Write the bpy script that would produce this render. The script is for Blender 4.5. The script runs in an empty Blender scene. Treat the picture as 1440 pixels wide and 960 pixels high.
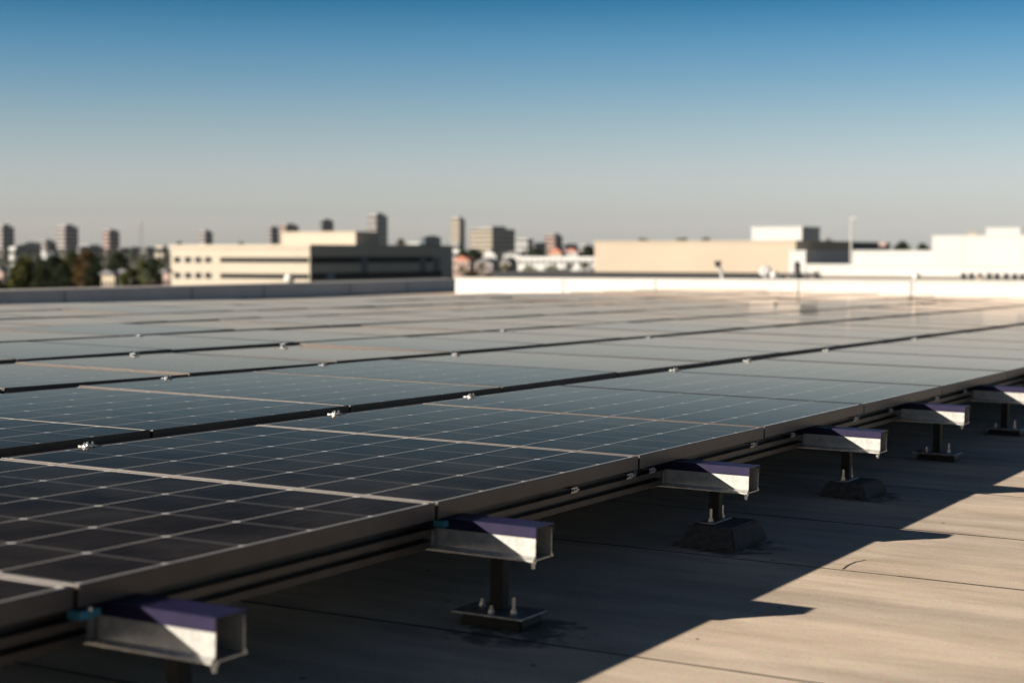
import bpy, bmesh, math, random
from mathutils import Vector, Matrix
random.seed(7)
S = bpy.context.scene
COL = S.collection
# ------------------------------------------------------------------ frames
F, HZ, HD, ROLL = 2400.0, 355.0, 0.4971, 0.02
HAZE = .00002
CAMZ = 10.7                                   # eye height over the street
pit = math.atan((480-HZ)/F)
FW = Vector((-math.sin(HD)*math.cos(pit), math.cos(HD)*math.cos(pit), -math.sin(pit)))
RT = Vector((math.cos(HD), math.sin(HD), 0))
UP = RT.cross(FW)
CAM = Vector((2.4315, 0, CAMZ))
# the roof falls a little to one side (drainage slope): array frame -> world
rA = RT*math.cos(ROLL)+UP*math.sin(ROLL); uA = UP*math.cos(ROLL)-RT*math.sin(ROLL)
MW = Matrix((RT, UP, FW)).transposed(); MA = Matrix((rA, uA, FW)).transposed()
RM = MW @ MA.transposed()
CA = Vector((2.4315, 0, 0.7))                 # camera in the array frame (panel tops at z = 0)
AF = Matrix.Translation(CAM) @ RM.to_4x4() @ Matrix.Translation(-CA)
def at(px, py, Z): return CAM + (FW + RT*((px-720)/F) - UP*((py-480)/F))*Z
def ray(px, py): return FW + RT*((px-720)/F) - UP*((py-480)/F)
def pix(p):
    d = p-CAM; z = d.dot(FW); return 720+F*d.dot(RT)/z, 480-F*d.dot(UP)/z, z
def roofpt(px, py, z):                        # array-frame point under a pixel at height z
    d = RM.transposed() @ ray(px, py); t = (z-CA.z)/d.z; return CA+d*t

# ------------------------------------------------------------------ materials
def mat(name, col, rough=.6, metal=0, spec=.5, noise=0, nscale=8, bump=0, bscale=40, coord='Object', col2=None):
    m = bpy.data.materials.new(name); m.use_nodes = True; nt = m.node_tree; N = nt.nodes; L = nt.links
    b = N['Principled BSDF']; b.inputs['Roughness'].default_value = rough; b.inputs['Metallic'].default_value = metal
    b.inputs['Specular IOR Level'].default_value = spec
    c = tuple(col)+(1,)
    b.inputs['Base Color'].default_value = c
    if noise or bump or col2:
        tc = N.new('ShaderNodeTexCoord')
    if noise or col2:
        n = N.new('ShaderNodeTexNoise'); n.inputs['Scale'].default_value = nscale; n.inputs['Detail'].default_value = 6
        L.new(tc.outputs[coord], n.inputs['Vector'])
        r = N.new('ShaderNodeValToRGB'); r.color_ramp.elements[0].position = .3; r.color_ramp.elements[1].position = .7
        a = col2 if col2 else [x*(1-noise) for x in col]
        r.color_ramp.elements[0].color = tuple(a)+(1,)
        r.color_ramp.elements[1].color = tuple(col if col2 else [min(1, x*(1+noise)) for x in col])+(1,)
        L.new(n.outputs['Fac'], r.inputs['Fac']); L.new(r.outputs['Color'], b.inputs['Base Color'])
    if bump:
        n2 = N.new('ShaderNodeTexNoise'); n2.inputs['Scale'].default_value = bscale; n2.inputs['Detail'].default_value = 5
        L.new(tc.outputs[coord], n2.inputs['Vector'])
        bp = N.new('ShaderNodeBump'); bp.inputs['Strength'].default_value = bump; bp.inputs['Distance'].default_value = .01
        L.new(n2.outputs['Fac'], bp.inputs['Height']); L.new(bp.outputs['Normal'], b.inputs['Normal'])
    return m
M = {}
M['alu'] = mat('anodised_aluminium', (.55, .53, .52), .34, 1, noise=.12, nscale=30)
M['frame'] = mat('panel_frame_aluminium', (.058, .050, .046), .40, .35, noise=.12, nscale=14)
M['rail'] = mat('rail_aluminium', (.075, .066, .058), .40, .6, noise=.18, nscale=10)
M['black'] = mat('black_steel', (.010, .010, .011), .55, 0, .2, noise=.3, nscale=25)
M['plate'] = mat('dull_steel_plate', (.22, .24, .26), .45, .8, noise=.35, nscale=25)
M['zinc'] = mat('zinc_bolts', (.52, .52, .52), .34, 1)
M['rubber'] = mat('rubber_block', (.045, .045, .048), .8, 0, noise=.4, nscale=45, bump=.9, bscale=120)
M['teal'] = mat('teal_plastic', (.04, .20, .28), .4)
M['bolt_white'] = mat('pale_galvanised_bolt', (.7, .69, .66), .45, .6)
def purple():
    m = mat('purple_coating', (.0125, .009, .036), .42, 0, .25, noise=.25, nscale=22)
    nt = m.node_tree; N = nt.nodes; L = nt.links; b = N['Principled BSDF']
    tc = N.new('ShaderNodeTexCoord'); v = N.new('ShaderNodeTexNoise'); v.inputs['Scale'].default_value = 60
    v.inputs['Detail'].default_value = 8
    L.new(tc.outputs['Object'], v.inputs['Vector'])
    r = N.new('ShaderNodeValToRGB'); r.color_ramp.elements[0].position = .66; r.color_ramp.elements[1].position = .70
    L.new(v.outputs['Fac'], r.inputs['Fac'])
    mx = N.new('ShaderNodeMix'); mx.data_type = 'RGBA'; L.new(r.outputs['Color'], mx.inputs['Factor'])
    L.new(b.inputs['Base Color'].links[0].from_socket, mx.inputs['A']); mx.inputs['B'].default_value = (.035, .03, .07, 1)
    L.new(mx.outputs['Result'], b.inputs['Base Color'])
    return m
M['purple'] = purple()
def galv():
    m = mat('galvanised_steel', (.62, .60, .57), .42, .55)
    nt = m.node_tree; N = nt.nodes; L = nt.links; b = N['Principled BSDF']
    tc = N.new('ShaderNodeTexCoord')
    v = N.new('ShaderNodeTexVoronoi'); v.inputs['Scale'].default_value = 130; L.new(tc.outputs['Object'], v.inputs['Vector'])
    n = N.new('ShaderNodeTexNoise'); n.inputs['Scale'].default_value = 24; n.inputs['Detail'].default_value = 6; L.new(tc.outputs['Object'], n.inputs['Vector'])
    sep = N.new('ShaderNodeSeparateColor'); L.new(v.outputs['Color'], sep.inputs['Color'])
    a = N.new('ShaderNodeMath'); a.operation = 'MULTIPLY_ADD'; L.new(sep.outputs['Red'], a.inputs[0]); a.inputs[1].default_value = .3; L.new(n.outputs['Fac'], a.inputs[2])
    r = N.new('ShaderNodeValToRGB'); r.color_ramp.elements[0].position = .42; r.color_ramp.elements[0].color = (.36, .355, .34, 1)
    r.color_ramp.elements[1].position = .78; r.color_ramp.elements[1].color = (.50, .495, .475, 1)
    L.new(a.outputs[0], r.inputs['Fac']); L.new(r.outputs['Color'], b.inputs['Base Color'])
    return m
M['galv'] = galv()
def cells():
    # monocrystalline cells behind anti-reflective glass: a dark cell grid in the sheet, a thin low-index coat above it
    m = bpy.data.materials.new('solar_cells_under_glass'); m.use_nodes = True; nt = m.node_tree; N = nt.nodes; L = nt.links
    b = N['Principled BSDF']
    uv = N.new('ShaderNodeUVMap'); uv.uv_map = 'cells'
    sp = N.new('ShaderNodeSeparateXYZ'); L.new(uv.outputs['UV'], sp.inputs[0])
    def mth(op, a, bb=None, c=None):
        n = N.new('ShaderNodeMath'); n.operation = op
        for i, x in enumerate((a, bb, c)):
            if x is None: continue
            if isinstance(x, (int, float)): n.inputs[i].default_value = x
            else: L.new(x, n.inputs[i])
        return n.outputs[0]
    def edge(s):                                # distance to the nearest cell border, in cells
        f = mth('FRACT', s); return mth('MINIMUM', f, mth('SUBTRACT', 1.0, f))
    du, dv = edge(sp.outputs['X']), edge(sp.outputs['Y'])
    lu = mth('LESS_THAN', du, .0095)            # long gaps, along the row
    lv = mth('LESS_THAN', dv, .013)             # cross gaps
    dia = mth('LESS_THAN', mth('ADD', du, dv), .055)
    bus = mth('LESS_THAN', edge(mth('MULTIPLY', sp.outputs['X'], 5.0)), .03)
    c1 = N.new('ShaderNodeMix'); c1.data_type = 'RGBA'
    nz = N.new('ShaderNodeTexNoise'); nz.inputs['Scale'].default_value = 1.7; nz.inputs['Detail'].default_value = 2; L.new(uv.outputs['UV'], nz.inputs['Vector'])
    L.new(nz.outputs['Fac'], c1.inputs['Factor']); c1.inputs['A'].default_value = (.010, .010, .0125, 1); c1.inputs['B'].default_value = (.0145, .0145, .0185, 1)
    def over(base, fac, col):
        x = N.new('ShaderNodeMix'); x.data_type = 'RGBA'; L.new(fac, x.inputs['Factor']); L.new(base, x.inputs['A']); x.inputs['B'].default_value = col+(1,)
        return x.outputs['Result']
    oi = N.new('ShaderNodeObjectInfo'); tcd = N.new('ShaderNodeTexCoord')
    dn = N.new('ShaderNodeTexNoise'); dn.inputs['Scale'].default_value = 2.6; dn.inputs['Detail'].default_value = 9; dn.inputs['Roughness'].default_value = .65
    dmp = N.new('ShaderNodeVectorMath'); dmp.operation = 'MULTIPLY_ADD'; L.new(oi.outputs['Random'], dmp.inputs[0]); dmp.inputs[1].default_value = (37, 53, 11); L.new(tcd.outputs['Object'], dmp.inputs[2])
    L.new(dmp.outputs[0], dn.inputs['Vector'])
    dr = N.new('ShaderNodeMapRange'); L.new(dn.outputs['Fac'], dr.inputs['Value']); dr.inputs['From Min'].default_value = .42; dr.inputs['From Max'].default_value = .8; dr.inputs['To Min'].default_value = 0; dr.inputs['To Max'].default_value = .055
    dvar = mth('ADD', dr.outputs['Result'], mth('MULTIPLY', oi.outputs['Random'], .012))
    sv = N.new('ShaderNodeTexVoronoi'); sv.inputs['Scale'].default_value = 3.1; L.new(dmp.outputs[0], sv.inputs['Vector'])
    spk = mth('LESS_THAN', mth('ADD', sv.outputs['Distance'], mth('MULTIPLY', dn.outputs['Fac'], .03)), .030)
    o = over(c1.outputs['Result'], mth('MULTIPLY', bus, .35), (.05, .05, .055))
    o = over(o, lv, (.115, .11, .115)); o = over(o, lu, (.36, .35, .35)); mar = mth('MAXIMUM', mth('LESS_THAN', sp.outputs['X'], -.004), mth('GREATER_THAN', sp.outputs['X'], 7.004))
    o = over(o, mth('MULTIPLY', mar, .8), (.40, .385, .38)); o = over(o, dia, (.46, .45, .45))
    o = over(o, dvar, (.42, .38, .33)); o = over(o, mth('MULTIPLY', spk, .5), (.45, .43, .38))
    L.new(o, b.inputs['Base Color'])
    b.inputs['Roughness'].default_value = .9; b.inputs['Specular IOR Level'].default_value = 0
    # glass: Fresnel of an anti-reflective coated sheet
    fr = N.new('ShaderNodeFresnel'); fr.inputs['IOR'].default_value = 1.075
    gl = N.new('ShaderNodeBsdfGlossy'); gl.inputs['Roughness'].default_value = .10; gl.inputs['Color'].default_value = (1.0, .86, .765, 1)
    tcn = N.new('ShaderNodeTexCoord')
    rn = N.new('ShaderNodeTexNoise'); rn.inputs['Scale'].default_value = 3.0; rn.inputs['Detail'].default_value = 6; L.new(tcn.outputs['Object'], rn.inputs['Vector'])
    mr = N.new('ShaderNodeMapRange'); L.new(rn.outputs['Fac'], mr.inputs['Value']); mr.inputs['To Min'].default_value = .035; mr.inputs['To Max'].default_value = .085
    L.new(mr.outputs['Result'], gl.inputs['Roughness'])
    fc = N.new('ShaderNodeValToRGB'); L.new(fr.outputs['Fac'], fc.inputs['Fac'])       # the coating holds the reflection back until the view is very flat
    FC = [(0, 0), (.18, .015), (.25, .075), (.33, .20), (.41, .42), (.55, .72), (.75, .90), (1, 1)]
    while len(fc.color_ramp.elements) < len(FC): fc.color_ramp.elements.new(.5)
    for q_, (p_, v_) in zip(fc.color_ramp.elements, FC): q_.position = p_
    for q_, (p_, v_) in zip(fc.color_ramp.elements, FC): q_.color = (v_, v_, v_, 1)
    ms = N.new('ShaderNodeMixShader'); L.new(fc.outputs['Color'], ms.inputs['Fac']); L.new(b.outputs['BSDF'], ms.inputs[1]); L.new(gl.outputs['BSDF'], ms.inputs[2])
    # a film of dust
    L.new(ms.outputs['Shader'], N['Material Output'].inputs['Surface'])
    return m
M['cells'] = cells()
ROOFZ_ = -.34
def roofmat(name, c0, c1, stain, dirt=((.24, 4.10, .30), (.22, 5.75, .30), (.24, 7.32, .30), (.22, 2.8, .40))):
    m = bpy.data.materials.new(name); m.use_nodes = True; nt = m.node_tree; N = nt.nodes; L = nt.links
    b = N['Principled BSDF']; b.inputs['Roughness'].default_value = .82; b.inputs['Specular IOR Level'].default_value = .25
    tc = N.new('ShaderNodeTexCoord')
    mp = N.new('ShaderNodeMapping'); mp.inputs['Scale'].default_value = (.8, 3.2, 1); L.new(tc.outputs['Object'], mp.inputs['Vector'])
    n1 = N.new('ShaderNodeTexNoise'); n1.inputs['Scale'].default_value = 2.2; n1.inputs['Detail'].default_value = 7; n1.inputs['Roughness'].default_value = .6; L.new(mp.outputs['Vector'], n1.inputs['Vector'])
    r1 = N.new('ShaderNodeValToRGB'); r1.color_ramp.elements[0].position = .32; r1.color_ramp.elements[0].color = c0+(1,); r1.color_ramp.elements[1].position = .68; r1.color_ramp.elements[1].color = c1+(1,)
    L.new(n1.outputs['Fac'], r1.inputs['Fac'])
    # fine mineral grain
    n2 = N.new('ShaderNodeTexNoise'); n2.inputs['Scale'].default_value = 150; n2.inputs['Detail'].default_value = 4; n2.inputs['Roughness'].default_value = .7; L.new(tc.outputs['Object'], n2.inputs['Vector'])
    mx = N.new('ShaderNodeMix'); mx.data_type = 'RGBA'; mx.blend_type = 'OVERLAY'; mx.inputs['Factor'].default_value = .75
    L.new(r1.outputs['Color'], mx.inputs['A']); L.new(n2.outputs['Color'], mx.inputs['B'])
    mp2 = N.new('ShaderNodeMapping'); mp2.inputs['Scale'].default_value = (1.0, 7, 1); L.new(tc.outputs['Object'], mp2.inputs['Vector'])
    n5 = N.new('ShaderNodeTexNoise'); n5.inputs['Scale'].default_value = 2.4; n5.inputs['Detail'].default_value = 8; n5.inputs['Roughness'].default_value = .62; L.new(mp2.outputs['Vector'], n5.inputs['Vector'])
    r5 = N.new('ShaderNodeValToRGB'); r5.color_ramp.elements[0].position = .35; r5.color_ramp.elements[0].color = (.93, .925, .915, 1); r5.color_ramp.elements[1].position = .65; r5.color_ramp.elements[1].color = (1.03, 1.03, 1.03, 1)
    L.new(n5.outputs['Fac'], r5.inputs['Fac'])
    m5 = N.new('ShaderNodeMix'); m5.data_type = 'RGBA'; m5.blend_type = 'MULTIPLY'; m5.inputs['Factor'].default_value = 1; L.new(mx.outputs['Result'], m5.inputs['A']); L.new(r5.outputs['Color'], m5.inputs['B'])
    # dirt specks and brown stains
    v = N.new('ShaderNodeTexVoronoi'); v.inputs['Scale'].default_value = 3.6; v.inputs['Randomness'].default_value = 1; L.new(tc.outputs['Object'], v.inputs['Vector'])
    n3 = N.new('ShaderNodeTexNoise'); n3.inputs['Scale'].default_value = 60; L.new(tc.outputs['Object'], n3.inputs['Vector'])
    ad = N.new('ShaderNodeMath'); ad.operation = 'MULTIPLY_ADD'; L.new(n3.outputs['Fac'], ad.inputs[0]); ad.inputs[1].default_value = .06; L.new(v.outputs['Distance'], ad.inputs[2])
    lt = N.new('ShaderNodeMath'); lt.operation = 'LESS_THAN'; L.new(ad.outputs[0], lt.inputs[0]); lt.inputs[1].default_value = .058
    vb = N.new('ShaderNodeTexVoronoi'); vb.inputs['Scale'].default_value = 13; L.new(tc.outputs['Object'], vb.inputs['Vector'])
    sc_ = N.new('ShaderNodeSeparateColor'); L.new(vb.outputs['Color'], sc_.inputs['Color'])
    tb = N.new('ShaderNodeMath'); tb.operation = 'MULTIPLY'; L.new(sc_.outputs['Red'], tb.inputs[0]); tb.inputs[1].default_value = .085      # only some cells hold a speck, of varying size
    ta = N.new('ShaderNodeMath'); ta.operation = 'MULTIPLY_ADD'; L.new(n3.outputs['Fac'], ta.inputs[0]); ta.inputs[1].default_value = .10; L.new(vb.outputs['Distance'], ta.inputs[2])
    tl_ = N.new('ShaderNodeMath'); tl_.operation = 'LESS_THAN'; L.new(ta.outputs[0], tl_.inputs[0]); L.new(tb.outputs[0], tl_.inputs[1])
    tm = N.new('ShaderNodeMath'); tm.operation = 'MAXIMUM'; L.new(lt.outputs[0], tm.inputs[0]); L.new(tl_.outputs[0], tm.inputs[1])
    m2 = N.new('ShaderNodeMix'); m2.data_type = 'RGBA'; L.new(tm.outputs[0], m2.inputs['Factor']); L.new(m5.outputs['Result'], m2.inputs['A']); m2.inputs['B'].default_value = (.05, .04, .035, 1)
    n4 = N.new('ShaderNodeTexNoise'); n4.inputs['Scale'].default_value = 1.1; n4.inputs['Detail'].default_value = 9; n4.inputs['Roughness'].default_value = .7; L.new(mp.outputs['Vector'], n4.inputs['Vector'])
    r4 = N.new('ShaderNodeValToRGB'); r4.color_ramp.elements[0].position = .56; r4.color_ramp.elements[0].color = (0, 0, 0, 1); r4.color_ramp.elements[1].position = .75; r4.color_ramp.elements[1].color = (stain, stain, stain, 1)
    L.new(n4.outputs['Fac'], r4.inputs['Fac'])
    m3 = N.new('ShaderNodeMix'); m3.data_type = 'RGBA'; L.new(r4.outputs['Color'], m3.inputs['Factor']); L.new(m2.outputs['Result'], m3.inputs['A']); m3.inputs['B'].default_value = (.16, .11, .08, 1)
    last = m3.outputs['Result']
    n6 = N.new('ShaderNodeTexNoise'); n6.inputs['Scale'].default_value = .55; n6.inputs['Detail'].default_value = 4; L.new(mp.outputs['Vector'], n6.inputs['Vector'])
    r6 = N.new('ShaderNodeValToRGB'); r6.color_ramp.elements[0].position = .38; r6.color_ramp.elements[0].color = (.88, .86, .86, 1); r6.color_ramp.elements[1].position = .62; r6.color_ramp.elements[1].color = (1.08, 1.03, .97, 1)
    L.new(n6.outputs['Fac'], r6.inputs['Fac'])
    m6 = N.new('ShaderNodeMix'); m6.data_type = 'RGBA'; m6.blend_type = 'MULTIPLY'; m6.inputs['Factor'].default_value = 1; L.new(last, m6.inputs['A']); L.new(r6.outputs['Color'], m6.inputs['B']); last = m6.outputs['Result']
    n7 = N.new('ShaderNodeTexNoise'); n7.inputs['Scale'].default_value = 9; n7.inputs['Detail'].default_value = 8; n7.inputs['Roughness'].default_value = .7; L.new(tc.outputs['Object'], n7.inputs['Vector'])
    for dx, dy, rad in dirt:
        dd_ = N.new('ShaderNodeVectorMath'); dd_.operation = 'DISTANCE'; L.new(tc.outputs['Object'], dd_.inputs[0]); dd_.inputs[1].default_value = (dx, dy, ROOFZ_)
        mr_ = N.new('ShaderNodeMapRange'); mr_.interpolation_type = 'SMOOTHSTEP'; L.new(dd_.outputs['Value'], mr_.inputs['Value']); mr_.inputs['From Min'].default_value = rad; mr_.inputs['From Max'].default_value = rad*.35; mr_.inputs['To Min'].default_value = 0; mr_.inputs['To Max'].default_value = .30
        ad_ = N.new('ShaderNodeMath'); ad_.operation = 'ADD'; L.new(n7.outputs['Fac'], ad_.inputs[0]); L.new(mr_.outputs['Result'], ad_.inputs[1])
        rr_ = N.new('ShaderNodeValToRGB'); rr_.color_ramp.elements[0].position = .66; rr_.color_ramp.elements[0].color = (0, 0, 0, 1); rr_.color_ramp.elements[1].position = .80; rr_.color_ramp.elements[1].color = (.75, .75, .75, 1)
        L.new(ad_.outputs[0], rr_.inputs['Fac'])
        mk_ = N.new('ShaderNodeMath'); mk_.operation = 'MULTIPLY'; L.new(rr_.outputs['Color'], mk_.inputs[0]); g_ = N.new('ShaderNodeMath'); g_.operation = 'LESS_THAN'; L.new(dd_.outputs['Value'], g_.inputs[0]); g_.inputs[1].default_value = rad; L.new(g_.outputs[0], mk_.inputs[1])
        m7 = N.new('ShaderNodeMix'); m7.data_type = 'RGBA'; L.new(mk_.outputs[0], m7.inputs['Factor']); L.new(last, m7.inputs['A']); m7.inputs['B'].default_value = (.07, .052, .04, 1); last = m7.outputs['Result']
    L.new(last, b.inputs['Base Color'])
    bp = N.new('ShaderNodeBump'); bp.inputs['Strength'].default_value = .6; bp.inputs['Distance'].default_value = .004
    hh = N.new('ShaderNodeMath'); hh.operation = 'MULTIPLY_ADD'; L.new(n2.outputs['Fac'], hh.inputs[0]); hh.inputs[1].default_value = .35; L.new(n1.outputs['Fac'], hh.inputs[2])
    L.new(hh.outputs[0], bp.inputs['Height']); L.new(bp.outputs['Normal'], b.inputs['Normal'])
    return m
M['roof'] = roofmat('roof_membrane', (.46, .385, .31), (.65, .565, .475), .5)
M['seam'] = mat('dark_seam', (.030, .026, .023), .9)
M['roof2'] = mat('dark_gravel_roof', (.045, .044, .045), .9, noise=.2, nscale=.6)
M['roof3'] = mat('sandy_roof', (.30, .25, .19), .9, noise=.15, nscale=.5)
M['white'] = mat('white_parapet_paint', (.46, .455, .44), .6, noise=.05, nscale=1.2)
M['greypar'] = mat('grey_parapet_sheet', (.40, .41, .43), .55, noise=.08, nscale=1.5)
M['cap'] = mat('metal_coping', (.48, .45, .43), .6, 0)
M['cream'] = mat('cream_render', (.385, .34, .275), .8, noise=.04, nscale=.2)
M['beige'] = mat('beige_render', (.36, .305, .24), .85, noise=.05, nscale=.3)
M['whitewall'] = mat('white_wall', (.43, .435, .435), .8, noise=.04, nscale=.3)
M['tan'] = mat('tan_cladding', (.30, .275, .27), .8, noise=.08, nscale=.05)
M['pink'] = mat('pinkish_brick', (.32, .23, .205), .85, noise=.08, nscale=.05)
M['greyc'] = mat('grey_concrete', (.20, .20, .21), .8, noise=.1, nscale=.05)
M['darkc'] = mat('dark_cladding', (.09, .09, .105), .6, noise=.1, nscale=.05)
M['bluec'] = mat('blue_cladding', (.06, .11, .17), .5, noise=.1, nscale=.05)
M['glass'] = mat('window_glass', (.008, .010, .014), .6, 0, .08)
M['redroof'] = mat('red_roof_tiles', (.38, .14, .09), .85, noise=.15, nscale=.3)
M['greyroof'] = mat('slate_roof', (.12, .12, .13), .8, noise=.15, nscale=.3)
M['bark'] = mat('bark', (.07, .05, .035), .9, noise=.3, nscale=3)
def leafmat(name, a, b_): return mat(name, a, .8, 0, .08, col2=b_, nscale=.9)
M['leaf_g'] = leafmat('green_leaves', (.080, .080, .018), (.016, .024, .008))
M['leaf_d'] = leafmat('dark_leaves', (.030, .040, .014), (.010, .016, .007))
M['leaf_a'] = leafmat('autumn_leaves', (.13, .068, .020), (.030, .022, .010))
M['leaf_y'] = leafmat('yellow_green_leaves', (.10, .11, .024), (.045, .06, .018))
M['wood'] = leafmat('far_wood', (.055, .055, .032), (.026, .032, .022))
M['ground'] = mat('town_ground', (.10, .095, .075), .95, noise=.35, nscale=.02)
M['asphalt'] = mat('asphalt', (.05, .05, .052), .9, noise=.2, nscale=.3)
M['steel'] = mat('pole_steel', (.42, .41, .39), .5, .4)
M['dark'] = mat('dark_vent_paint', (.02, .02, .022), .5)

# ------------------------------------------------------------------ mesh helpers
class MB:
    def __init__(s): s.bm = bmesh.new()
    def box(s, x0, x1, y0, y1, z0, z1, bev=0):
        vs = [s.bm.verts.new((x, y, z)) for x in (x0, x1) for y in (y0, y1) for z in (z0, z1)]
        fs = [s.bm.faces.new([vs[i] for i in q]) for q in ((0, 1, 3, 2), (4, 6, 7, 5), (0, 4, 5, 1), (2, 3, 7, 6), (0, 2, 6, 4), (1, 5, 7, 3))]
        if bev:
            es = list({e for f in fs for e in f.edges})
            bmesh.ops.bevel(s.bm, geom=es, offset=bev, segments=2, affect='EDGES', profile=.5)
        return s
    def cyl(s, p, r, h, n=10, r2=None, axis=Vector((0, 0, 1)), cap=True):
        r2 = r if r2 is None else r2; q = axis.normalized().to_track_quat('Z', 'Y'); p = Vector(p)
        a = [s.bm.verts.new(p+q@Vector((r*math.cos(t*6.28318/n), r*math.sin(t*6.28318/n), 0))) for t in range(n)]
        b = [s.bm.verts.new(p+q@Vector((r2*math.cos(t*6.28318/n), r2*math.sin(t*6.28318/n), h))) for t in range(n)]
        for i in range(n): s.bm.faces.new((a[i], a[(i+1) % n], b[(i+1) % n], b[i]))
        if cap: s.bm.faces.new(a[::-1]); s.bm.faces.new(b)
        return s
    def tube(s, pts, r, n=8):
        pts = [Vector(p) for p in pts]
        for a, b in zip(pts, pts[1:]): s.cyl(a, r, (b-a).length, n, axis=b-a)
        return s
    def ball(s, p, r, sub=2, sc=(1, 1, 1)):
        bmesh.ops.create_icosphere(s.bm, subdivisions=sub, radius=r, matrix=Matrix.Translation(p) @ Matrix.Diagonal((*sc, 1)))
        return s
    def prism(s, prof, a0, a1, axis='x'):        # profile of (p, q) swept along an axis
        def mk(a, p): return {'x': (a, p[0], p[1]), 'y': (p[0], a, p[1]), 'z': (p[0], p[1], a)}[axis]
        A = [s.bm.verts.new(mk(a0, p)) for p in prof]; B = [s.bm.verts.new(mk(a1, p)) for p in prof]; n = len(prof)
        for i in range(n): s.bm.faces.new((A[i], A[(i+1) % n], B[(i+1) % n], B[i]))
        s.bm.faces.new(A[::-1]); s.bm.faces.new(B); return s
    def quad(s, *ps): s.bm.faces.new([s.bm.verts.new(p) for p in ps]); return s
    def mesh(s, name, m, smooth=False):
        bmesh.ops.recalc_face_normals(s.bm, faces=s.bm.faces)
        me = bpy.data.meshes.new(name); s.bm.to_mesh(me); s.bm.free()
        me.materials.append(m)
        if smooth:
            for p in me.polygons: p.use_smooth = True
        return me
    def build(s, name, m, parent=None, smooth=False):
        return link(bpy.data.objects.new(name, s.mesh(name, m, smooth)), parent)
def link(o, parent=None):
    COL.objects.link(o)
    if parent: o.parent = parent
    return o
def tag(o, label, cat, group=None):
    o['label'] = label; o['category'] = cat
    if group: o['group'] = group
    return o
def struct(o): o['kind'] = 'structure'; return o
def thing(name, label, cat, mw=None, group=None):
    o = link(bpy.data.objects.new(name, None)); o.empty_display_size = .1
    if mw is not None: o.matrix_world = mw
    return tag(o, label, cat, group)
def A(x, y, z, rz=0, rx=0, ry=0):                # placement in the roof frame
    return AF @ Matrix.Translation((x, y, z)) @ Matrix.Rotation(rz, 4, 'Z') @ Matrix.Rotation(rx, 4, 'X') @ Matrix.Rotation(ry, 4, 'Y')
def T(p, rz=0): return Matrix.Translation(p) @ Matrix.Rotation(rz, 4, 'Z')
ORD = ['first', 'second', 'third', 'fourth', 'fifth', 'sixth', 'seventh', 'eighth', 'ninth', 'tenth', 'eleventh', 'twelfth', 'thirteenth', 'fourteenth', 'fifteenth', 'sixteenth', 'seventeenth', 'eighteenth', 'nineteenth', 'twentieth', 'twenty-first', 'twenty-second', 'twenty-third', 'twenty-fourth', 'twenty-fifth', 'twenty-sixth', 'twenty-seventh', 'twenty-eighth', 'twenty-ninth', 'thirtieth']

# ------------------------------------------------------------------ our roof
ROOFZ = -.34
seams_y = [-4.2, -3.0, -1.6, -.4, .8, 2.05, 3.1]+[roofpt(px, py, ROOFZ).y for px, py in ((700, 896), (960, 777), (1270, 743), (1400, 696), (1385, 652))]
y = seams_y[-1]
while y < 58: y += 1.2; seams_y.append(y)
m = MB()
m.quad((-22.5, -8, ROOFZ), (14, -8, ROOFZ), (14, 61, ROOFZ), (-22.5, 61, ROOFZ))
ro = struct(m.build('roof', M['roof'])); ro.matrix_world = AF
m = MB(); m.box(-22.6, 14.1, -8.1, 61.1, ROOFZ-.6, ROOFZ-.012)
rb = struct(m.build('roof_deck', M['seam'])); rb.matrix_world = AF
m = MB(); rs_ = random.Random(3)                    # dark bitumen beads sealing the overlaps of the membrane sheets
for yy in seams_y:
    x = -22.5; off = 0
    while x < 13.9:
        nx = min(14, x+.45); no = rs_.uniform(-.004, .004); w0 = .0058+rs_.uniform(-.0014, .0016)
        m.quad((x, yy+off-w0, ROOFZ+.001), (nx, yy+no-w0, ROOFZ+.001), (nx, yy+no+w0, ROOFZ+.001), (x, yy+off+w0, ROOFZ+.001))
        x, off = nx, no
rsm = struct(m.build('roof_seams', M['seam'])); rsm.matrix_world = AF
# a lifted edge of membrane beside a seam: a short curved cut
m = MB()
cut = [roofpt(px, py, ROOFZ) for px, py in ((1185, 800), (1193, 794), (1204, 789.5), (1217, 787.3))]
for a, b in zip(cut, cut[1:]):
    d = (b-a).normalized(); n = Vector((-d.y, d.x, 0))*.0035
    m.quad(a-n+Vector((0, 0, .0008)), b-n+Vector((0, 0, .0008)), b+n+Vector((0, 0, .0008)), a+n+Vector((0, 0, .0008)))
o = tag(m.build('membrane_cut', M['seam']), 'short curved dark cut in the sunlit roofing beside a seam', 'cut'); o.matrix_world = AF
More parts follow.
